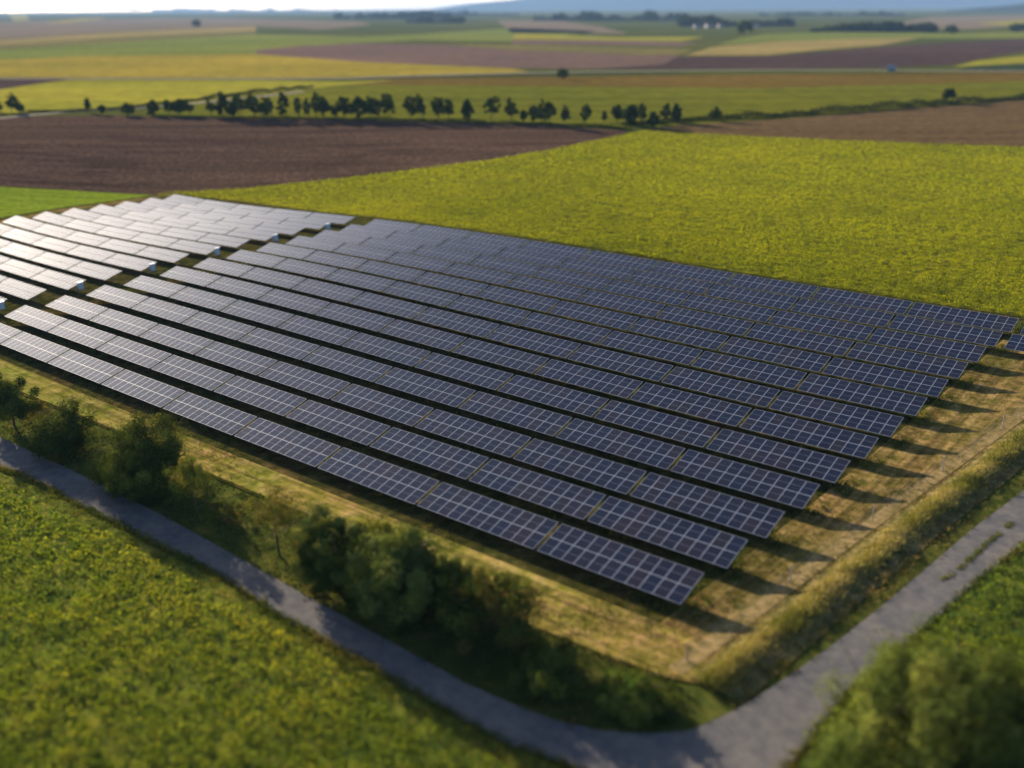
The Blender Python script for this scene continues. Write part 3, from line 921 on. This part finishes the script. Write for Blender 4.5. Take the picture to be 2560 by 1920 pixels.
def far_trees():
    o3 = [(100, 245, 385, 55), (200, 205, 390, 100), (275, 285, 390, 60), (345, 215, 390, 90), (465, 205, 395, 100), (545, 235, 395, 80), (620, 245, 395, 80), (710, 190, 395, 80), (850, 230, 395, 50), (935, 250, 395, 50),
          (1005, 205, 395, 90), (1075, 230, 395, 85), (1240, 200, 405, 150), (1390, 220, 405, 110), (1480, 200, 405, 90), (1540, 260, 405, 80), (1640, 190, 405, 110), (1830, 220, 410, 110), (1925, 215, 410, 100), (2070, 200, 410, 110), (2150, 225, 410, 90)]
    o4 = [(255, 260, 415, 90), (440, 210, 415, 110), (615, 255, 420, 90), (715, 350, 430, 60), (800, 310, 430, 90), (880, 265, 440, 80), (945, 275, 460, 90), (1070, 310, 430, 70), (1250, 300, 450, 80), (1420, 355, 430, 50),
          (1525, 305, 440, 90), (1625, 305, 465, 110), (1750, 290, 430, 90), (1835, 370, 470, 80), (1950, 290, 430, 80), (2045, 275, 430, 90)]
    o2 = [(1105, 360, 440, 90), (1335, 330, 440, 95), (1465, 330, 440, 60), (1555, 320, 440, 100), (1640, 330, 435, 60)]
    k = 3.456
    L = [(x / k, 160 + a / k, 160 + b / k, w / k) for x, a, b, w in o2] + [(500 + x / k, 180 + a / k, 180 + b / k, w / k) for x, a, b, w in o3] + [(1100 + x / k, 180 + a / k, 180 + b / k, w / k) for x, a, b, w in o4]
    dark = {1, 3, 6, 7, 12, 17, 18, 26, 33, 37, 39, 41}
    tens = ['', '', 'twenty', 'thirty', 'forty']

    def ordw(i):
        n = i + 1
        small = ['', 'first', 'second', 'third', 'fourth', 'fifth', 'sixth', 'seventh', 'eighth', 'ninth', 'tenth', 'eleventh', 'twelfth', 'thirteenth', 'fourteenth', 'fifteenth', 'sixteenth', 'seventeenth', 'eighteenth', 'nineteenth', 'twentieth']
        if n <= 20: return small[n]
        if n % 10 == 0: return {30: 'thirtieth', 40: 'fortieth'}[n]
        return tens[n // 10] + '-' + small[n % 10]
    for i, (x, a, b, w) in enumerate(L):
        d = i in dark
        hpx = b - a
        size = 'tall' if hpx > 50 else 'small' if hpx < 36 else 'middling'
        shape = 'broad' if w / hpx > .62 else 'slim' if w / hpx < .42 else 'rounded'
        tone = 'dark' if d else 'green'
        plant('field_tree', f'{size} {shape} {tone} tree, {ordw(i)} from the left in the tree line', 'tree', (x, b + 1), top_py=a - 9, w_px=w * 1.2, lo=.04 if d else .14, n=4200 if d else 2600, leaf=.55, tints=DK if d else DK + MD,
              clumps=50, gap=0 if d else .15, trunk_r=.17, group='trees in the line beyond the ploughed field', seed=100 + i, limbs=4, oval=2)
    solo = [((4, 281), 246, 18, 'small tree cut by the left edge beside the farm track'), ((29, 281), 232, 31, 'tall rounded tree beside the farm track at far left'), ((58, 281), 260, 18, 'small shrubby tree right of the tall track tree'),
            ((218, 281), 243, 15, 'slim lone tree on the farm track verge'), ((254, 286), 258, 18, 'second slim tree on the farm track verge, nearer the tree line'), ((1408, 200), 170, 24, 'lone dark round tree beside the far pale track'),
            ((1789, 303), 266, 27, 'lone small tree in the scrub right of the tree line'), ((2362, 258), 217, 29, 'lone dark upright tree in the scrub hedge at right'),
            ((489, 68), 50, 18, 'tiny far lone tree in the mauve fallow land'), ((1859, 89), 50, 36, 'far dark square clump of trees in front of the village'), ((2385, 85), 60, 26, 'far lone tree right of the dark tree belt'), ((2545, 80), 58, 40, 'far dark tree group at the right edge')]
    for i, (bp, top, w, lab) in enumerate(solo):
        p = A1(*bp); dist = np.linalg.norm(p - CAM)
        plant('lone_tree', lab, 'tree', bp, top_py=top, w_px=w * 1.1, lo=.15, n=1300, leaf=max(.5, dist / 600), tints=DK + MD[:1], clumps=45, trunk_r=max(.16, dist / 2500), seed=200 + i, limbs=4, oval=2)


far_trees()


def strip_leaves(name, pts_px, width, height, per_m, leaf, tints, label, cat='hedge', kind=None, jig=.35, dens_power=0):
    P = poly(*pts_px)
    seg = np.linalg.norm(np.diff(P, axis=0), axis=1); s = np.r_[0, np.cumsum(seg)]
    n = int(s[-1] * per_m)
    q = rng.uniform(0, s[-1], n)
    x = np.interp(q, s, P[:, 0]); y = np.interp(q, s, P[:, 1])
    hh = height * (.45 + 1.0 * vnoise(q, 0 * q, 6.0, 3) ** 1.3)
    a = rng.uniform(0, 2 * math.pi, n); rr = np.sqrt(rng.random(n)) * width / 2
    x = x + np.cos(a) * rr; y = y + np.sin(a) * rr
    z = terr(x, y) + hh * rng.random(n) ** .7
    ax = unit(rng.normal(size=(n, 3)) + [0, 0, .4])
    Ls = leaf * rng.uniform(.6, 1.4, n)
    tn = np.array(tints)[rng.integers(0, len(tints), n)] * rng.uniform(.7, 1.3, (n, 1))
    me = quads_mesh(name, leaves(np.stack([x, y, z], -1), ax, Ls, Ls * .6), tn)
    return tag(link(name, me, M_leaf), label, cat, kind=kind)


strip_leaves('hedge', [(70, 280), (150, 280), (300, 273), (480, 253), (640, 233), (780, 218)], 2.2, 1.3, 40, .6, DK, 'dark clipped looking hedge along the pale farm track at left')
strip_leaves('scrub_hedge', [(1560, 313), (1700, 303), (1950, 291), (2140, 277), (2300, 264), (2560, 247), (2800, 228)], 5, 1.9, 50, .65, DK + DK + BRN[:1], 'dark scrub hedge between the brown stubble and the olive field')
strip_leaves('scrub', [(380, 292), (560, 294), (800, 297), (1100, 304), (1390, 313), (1570, 322)], 4, .8, 45, .5, DK + MD, 'dark undergrowth at the foot of the tree line', cat='undergrowth', kind='stuff')


def far_wood(name, px0, px1, py_base, py_top, label, step=5):
    """A far-off wood that reads as one dark mass: many crowns merged."""
    V = []; T = []
    g = np.random.default_rng(int(px0) + 1000)
    for px in np.arange(px0, px1, step):
        for row in range(2):
            x_ = px + g.uniform(-step, step)
            p = A1(x_, py_base + g.uniform(-1.5, .5))
            h = max(5.0, metres(py_base - py_top, p) * g.uniform(.5, 1.0) * (.35 + .9 * float(vnoise(px, 3.0, 28, int(px0)))))
            n = 90
            v = unit(g.normal(size=(n, 3))) * [h * .45, h * .45, h * .5]
            c = p + [0, 0, h * .5] + v * g.uniform(.6, 1, (n, 1))
            V.append(leaves(c, unit(g.normal(size=(n, 3))), h * .4, h * .28)); T.append(np.array(DK)[g.integers(0, 3, n)] * g.uniform(.6, 1.3, (n, 1)))
    me = quads_mesh(name, np.vstack(V), np.vstack(T))
    tag(link(name, me, M_leaf), label, 'wood', kind='stuff')


for a in [(840, 1130, 48, 30, 'dark far wood left of the hills'), (1020, 1160, 58, 44, 'low dark tree belt below the far wood'), (1130, 1300, 40, 28, 'thin tree belt on the horizon centre'), (1340, 1720, 52, 32, 'blue tree belt in front of the hazy hills'),
          (1700, 1990, 66, 42, 'dark trees around the far village'), (2030, 2340, 80, 56, 'dark far tree belt at right'), (380, 840, 29, 20, 'thin hazy tree belt on the left horizon'), (-50, 380, 25, 15, 'faint tree belt at the far left horizon'), (1900, 2260, 40, 28, 'faint blue tree belt below the hills at right')]:
    far_wood('far_wood', *a)


# far village houses and a pale shed by the track
M_wall = plain_mat('pale_render', (0.33, 0.34, 0.36), 0.8, 0, .08)
M_roof = plain_mat('roof_tile', (0.25, 0.15, 0.12), 0.8, 0, .25)
M_grey = plain_mat('grey_sheet_roof', (0.3, 0.32, 0.35), 0.5, 0, .2)
M_win = plain_mat('window_glass', (0.05, 0.06, 0.08), 0.15)


def house(name, p, w, d, h, rz, roof, label, cat, group=None):
    root = empty(name, tuple(p), rz)
    tag(root, label, cat, group)
    bm = bmesh.new(); add_box(bm, (0, 0, h / 2 - .2), (w, d, h + .4))
    link('wall', to_mesh(bm, 'wall'), M_wall, root)
    r = h * .62
    V = [(-w / 2 - .3, -d / 2 - .3, h - .05), (w / 2 + .3, -d / 2 - .3, h - .05), (w / 2 + .3, d / 2 + .3, h - .05), (-w / 2 - .3, d / 2 + .3, h - .05), (-w / 2 - .3, 0, h + r), (w / 2 + .3, 0, h + r)]
    me = bpy.data.meshes.new('roof'); me.from_pydata(V, [], [(0, 1, 5, 4), (2, 3, 4, 5), (1, 2, 5), (3, 0, 4), (3, 2, 1, 0)])
    link('roof', me, roof, root)
    bm = bmesh.new(); add_box(bm, (w * .1, -d / 2 - .02, h * .36), (w * .14, .06, h * .72)); link('door', to_mesh(bm, 'door'), M_dark, root)
    for x in (-.3, .34):
        bm = bmesh.new(); add_box(bm, (w * x, -d / 2 - .02, h * .6), (w * .14, .06, h * .3)); link('window', to_mesh(bm, 'window'), M_win, root)


for i, (px, py, w, lab) in enumerate([(1742, 70, 14, 'white far house at the left end of the village'), (1772, 69, 16, 'white far house among the village trees'), (1800, 69, 12, 'small white far house beside the square tree clump'), (1890, 69, 13, 'white far house right of the square tree clump')]):
    p = A1(px, py)
    house('house', p, w * .7, 7, 4.2, YAW * -1 + .2 * i, M_roof, lab, 'house', 'houses of the far village')
p = A1(2228, 178)
house('shed', p, 4.2, 3, 2.0, -YAW * .3, M_grey, 'small pale shed standing beside the far pale track', 'shed')

# ------------------------------------------------------------------ ground vegetation
M_crop = plant_mat('crop_leaf', 0.45)
M_grass = plant_mat('grass_blade', 0.22)


def crop(name, P, density, ref, power, h, leaf, tints, weights, label, per=5, m=.12, dmax=1e9, patch=14.0, seed=0, fade=None, clump=.15):
    x, y, d = scatter(P, density, ref, power, m, dmax)
    n = len(x)
    grow = np.clip(d / (ref or 60), 1, 1.45)                          # fewer but larger clumps far off
    nz = vnoise(x, y, patch, seed); nz2 = vnoise(x, y, 2.2, seed + 5)
    pick = np.clip(nz * .55 + nz2 * .35 + rng.random(n) * .3 - .1, 0, .999)
    cum = np.cumsum(weights) / np.sum(weights)
    ti = np.searchsorted(cum, pick)
    tn = np.array(tints)[np.minimum(ti, len(tints) - 1)] * rng.uniform(.8, 1.2, (n, 1))
    if fade is not None: tn = tn * fade(x, y)[:, None]
    hh = h * (.55 + .9 * nz2 * rng.uniform(.6, 1.2, n))
    cnt = np.clip(np.round(per * (np.minimum(1, (ref or 60) / d)) ** .9), 3, per).astype(int)
    N = int(cnt.sum())
    c = np.repeat(np.stack([x, y, terr(x, y) + .04], -1), cnt, 0)
    G = np.repeat(grow, cnt)
    u = rng.random(N) ** .6                                          # 0 at the foot, 1 at the flowering top
    off = rng.normal(size=(N, 3)) * [clump, clump, 0] * G[:, None] * (1.1 - .5 * u[:, None])
    off[:, 2] = np.repeat(hh, cnt) * u
    ax = unit(rng.normal(size=(N, 3)) + [0, 0, .5])
    L = leaf * rng.uniform(.6, 1.4, N) * G
    t = np.repeat(tn, cnt, 0) * rng.uniform(.85, 1.15, (N, 1))
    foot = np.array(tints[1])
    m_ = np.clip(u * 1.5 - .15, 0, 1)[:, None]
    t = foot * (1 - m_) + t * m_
    me = quads_mesh(name, leaves(c + off, ax, L, L * .55), t)
    print(name, N, 'leaves')
    return tag(link(name, me, M_crop), label, 'crop plants', kind='stuff')


CT_NEAR = [(0.022, 0.045, 0.018), (0.07, 0.12, 0.03), (0.13, 0.175, 0.018), (0.2, 0.215, 0.022), (0.29, 0.26, 0.028), (0.36, 0.26, 0.05)]
CT_FAR = [(0.05, 0.08, 0.010), (0.15, 0.19, 0.008), (0.265, 0.305, 0.008), (0.335, 0.36, 0.009), (0.385, 0.375, 0.010)]
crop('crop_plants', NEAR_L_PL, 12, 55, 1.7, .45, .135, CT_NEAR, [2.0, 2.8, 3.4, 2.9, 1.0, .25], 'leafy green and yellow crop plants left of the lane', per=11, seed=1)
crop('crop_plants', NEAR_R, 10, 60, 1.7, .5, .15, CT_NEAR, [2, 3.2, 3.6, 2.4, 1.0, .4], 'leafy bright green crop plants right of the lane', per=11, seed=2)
crop('crop_plants', poly(*CROP_A), 9, 95, 1.25, .34, .12, CT_FAR, [.9, 2.2, 3.2, 2.6, .8], 'dense yellow green crop plants behind the solar tables', per=9, seed=3, patch=9, m=.1, fade=lambda x, y: .72 + .5 * np.clip((y - 74) / 80 + (vnoise(x, y, 35, 77) - .5) * .7, 0, 1))


def grass(name, x, y, h, blades, tints, label, lean=.35, wd=.05, spread=.12, cat='grass', seed=0, lift=.05, patch=5):
    n = len(x)
    nz = vnoise(x, y, patch, seed)
    pick = np.clip(nz * .7 + rng.random(n) * .5 - .1, 0, .999) * len(tints)
    tn = np.array(tints)[pick.astype(int)] * rng.uniform(.8, 1.2, (n, 1))
    hh = (h if np.ndim(h) else np.full(n, h)) * rng.uniform(.6, 1.3, n)
    c = np.repeat(np.stack([x, y, terr(x, y) + lift], -1), blades, 0)
    N = n * blades
    off = rng.normal(size=(N, 3)) * [spread, spread, 0]
    ax = unit(np.stack([rng.normal(size=N) * lean, rng.normal(size=N) * lean, np.ones(N)], -1))
    L = np.repeat(hh, blades) * rng.uniform(.6, 1.1, N)
    cc = c + off + ax * (L / 2)[:, None]
    me = quads_mesh(name, leaves(cc, ax, L, wd * rng.uniform(.6, 1.5, N)), np.repeat(tn, blades, 0) * rng.uniform(.85, 1.15, (N, 1)))
    print(name, N, 'blades')
    return tag(link(name, me, M_grass), label, cat, kind='stuff')


# long grass on the bank
nb = 15000
i = rng.integers(0, len(BP) - 1, nb); f = rng.random(nb)
o = rng.normal(.6, .45, nb)
q = BP[i] + (BP[i + 1] - BP[i]) * f[:, None] + BN[i] * o[:, None]
k = in_view(q[:, 0], q[:, 1], terr(q[:, 0], q[:, 1]), .12)
q, o = q[k], o[k]
bl = 0.06 + np.interp(o, [-1.2, -.5, .1, .7, 1.3, 2.0, 2.6], [-.06, .06, .17, .22, .16, .03, -.06]) * .85
grass('bank_grass', q[:, 0], q[:, 1], np.clip(.2 + .42 * vnoise(q[:, 0], q[:, 1], 1.3, 51) - .14 * abs(o - .6), .1, 1), 7, [(0.13, 0.15, 0.035), (0.23, 0.22, 0.06), (0.33, 0.29, 0.10), (0.42, 0.35, 0.16)], 'long pale dry grass growing on the bank by the fence', lean=.6, wd=.05, spread=.16, lift=bl, patch=3)

# verges between hedge or bank and the lane
VERGE_L = np.vstack([IN_P[:19], poly((1713, 1790), (1730, 1720), (1640, 1690), (1500, 1640), (1300, 1560), (1100, 1450), (900, 1345), (700, 1265), (500, 1180), (300, 1085), (0, 965), (-400, 790))])
x, y, d = scatter(VERGE_L, 9, 60, 2)
grass('verge_grass', x, y, .1 + .28 * vnoise(x, y, 3, 8), 6, [(0.03, 0.05, 0.012), (0.05, 0.075, 0.015), (0.06, 0.08, 0.018), (0.09, 0.10, 0.025), (0.16, 0.12, 0.04)], 'rough weedy grass below the hedgerow bushes', lean=.6, wd=.09, spread=.2, seed=4)
VERGE_R = np.vstack([BP[::-1] + BN[::-1] * 2.0, IN_P[17:][::-1]]) if False else np.vstack([BP + BN * 2.0, IN_P[17:]])
x, y, d = scatter(VERGE_R, 7, 60, 2)
grass('verge_grass', x, y, .15 + .25 * vnoise(x, y, 3, 9), 5, [(0.035, 0.05, 0.012), (0.06, 0.07, 0.018), (0.12, 0.10, 0.035), (0.2, 0.15, 0.06)], 'short dark grass between the bank and the lane', lean=.6, wd=.07, spread=.18, seed=5)
# grass fringes along the outer lane edges
for (a0, a1, nm, lb) in ((8, 28, 'lane_edge_grass', 'grass fringe on the crop side of the lane'),):
    O = OUT_P
    seg = np.linalg.norm(np.diff(O, axis=0), axis=1); s = np.r_[0, np.cumsum(seg)]
    qq = rng.uniform(0, s[-1], 7000)
    x = np.interp(qq, s, O[:, 0]) + rng.normal(size=7000) * .16; y = np.interp(qq, s, O[:, 1]) + rng.normal(size=7000) * .16
    k = in_view(x, y, terr(x, y)); x, y = x[k], y[k]
    grass(nm, x, y, .08 + .14 * vnoise(x, y, 2.5, 3), 5, [(0.04, 0.07, 0.012), (0.08, 0.105, 0.018), (0.14, 0.14, 0.025), (0.2, 0.16, 0.05)], lb, lean=.6, wd=.07, spread=.15, seed=6, lift=.1)
EDGE = np.vstack([NEAR_L[:11], NEAR_L_PL[:10][::-1]])
x, y, d = scatter(EDGE, 22, 60, 2)
grass('lane_edge_grass', x, y, .1 + .16 * vnoise(x, y, 2.0, 13), 5, [(0.06, 0.095, 0.014), (0.10, 0.13, 0.018), (0.15, 0.16, 0.025), (0.2, 0.17, 0.04)], 'low mown grass edge between the lane and the near crop', lean=.7, wd=.06, spread=.15, seed=16, lift=.07)
# tufts growing along the middle of the right-hand lane
md = poly((2335, 1462), (2380, 1440), (2420, 1405), (2460, 1368), (2500, 1335), (2545, 1297))
seg = np.linalg.norm(np.diff(md, axis=0), axis=1); s = np.r_[0, np.cumsum(seg)]
qq = rng.uniform(0, s[-1], 420); qq = qq[vnoise(qq, qq * 0, 1.3, 2) > .38]
x = np.interp(qq, s, md[:, 0]) + rng.normal(size=len(qq)) * .1; y = np.interp(qq, s, md[:, 1]) + rng.normal(size=len(qq)) * .1
grass('lane_tufts', x, y, .09, 6, [(0.08, 0.11, 0.02), (0.13, 0.15, 0.025), (0.2, 0.18, 0.04)], 'broken line of grass tufts along the middle of the lane', lean=.8, wd=.05, spread=.08, lift=.1)
# low grass over the plot, tints kept dark to deepen the shade between rows
x, y, d = scatter(PLOT_P, 11, 75, 1.7, .1)
nz = vnoise(x, y, 7, 21) * .6 + vnoise(x, y, 1.8, 22) * .4
k = rng.random(len(x)) < np.clip((nz - .3) * 3, .08, 1) * np.where(in_poly(MARGIN_P, x, y), .55, 1)
x, y, nz = x[k], y[k], nz[k]
grass('plot_grass', x, y, .05 + .16 * nz, 4, [(0.15, 0.115, 0.045), (0.10, 0.095, 0.025), (0.07, 0.085, 0.015), (0.08, 0.105, 0.014)], 'short patchy grass growing between the solar tables', lean=.8, wd=.06, spread=.2, seed=21, patch=7)
# taller grass strip right behind the backmost row
nm = 16000
x = rng.uniform(-110, 12, nm); y = 12 * ROWP + SL * CT + rng.normal(1.6, .8, nm) + (x < 0) * .0
k = (y > 12 * ROWP + SL * CT + .2) & in_view(x, y, terr(x, y))
grass('margin_grass', x[k], y[k], .35, 5, [(0.07, 0.10, 0.03), (0.11, 0.14, 0.045), (0.15, 0.17, 0.05)], 'grey green tall grass strip behind the backmost solar tables', lean=.5, wd=.07, spread=.2, seed=41)
# green growth at the lower table edges
xs = []; ys = []
for r in range(13):
    n = 260
    xx = rng.uniform(-108, 1.5, n) + SKEW * r; xs.append(xx); ys.append(np.full(n, r * ROWP + DY[r]) + rng.uniform(-.2, 3.2, n))
x, y = np.concatenate(xs), np.concatenate(ys)
k = vnoise(x, y, 2.5, 31) > .45
x, y = x[k], y[k]
extra = np.concatenate([[SKEW * r + rng.normal(.3, .5), SKEW * r + rng.normal(.3, .4)] for r in range(13) for _ in range(14)])
ey = np.concatenate([[r * ROWP + rng.uniform(-.2, 2.8), r * ROWP + rng.uniform(0, 1.6)] for r in range(13) for _ in range(14)])
x = np.r_[x, extra]; y = np.r_[y, ey]
grass('weeds', x, y, .35, 6, [(0.05, 0.075, 0.012), (0.09, 0.12, 0.015), (0.16, 0.16, 0.02)], 'green weeds at the ends and feet of the solar tables', lean=.7, wd=.08, spread=.18, cat='weeds', seed=33)

# ------------------------------------------------------------------ the evening haze
def haze():
    bm = bmesh.new()
    R = 21000.0; zt = 130.0; zb = -8.0
    add_box(bm, (0, 0, (zt + zb) / 2), (2 * R, 2 * R, zt - zb))
    me = to_mesh(bm, 'haze')
    m = bpy.data.materials.new('haze_air'); m.use_nodes = True
    t = m.node_tree; t.nodes.remove(t.nodes['Principled BSDF'])
    v = t.nodes.new('ShaderNodeVolumePrincipled')
    v.inputs['Color'].default_value = (0.34, 0.58, 1.0, 1)
    v.inputs['Density'].default_value = 0.00006
    v.inputs['Anisotropy'].default_value = 0.0
    t.links.new(v.outputs[0], t.nodes['Material Output'].inputs['Volume'])
    tag(link('haze', me, m), 'thin bluish evening haze over the far land', 'haze', kind='stuff')


haze()
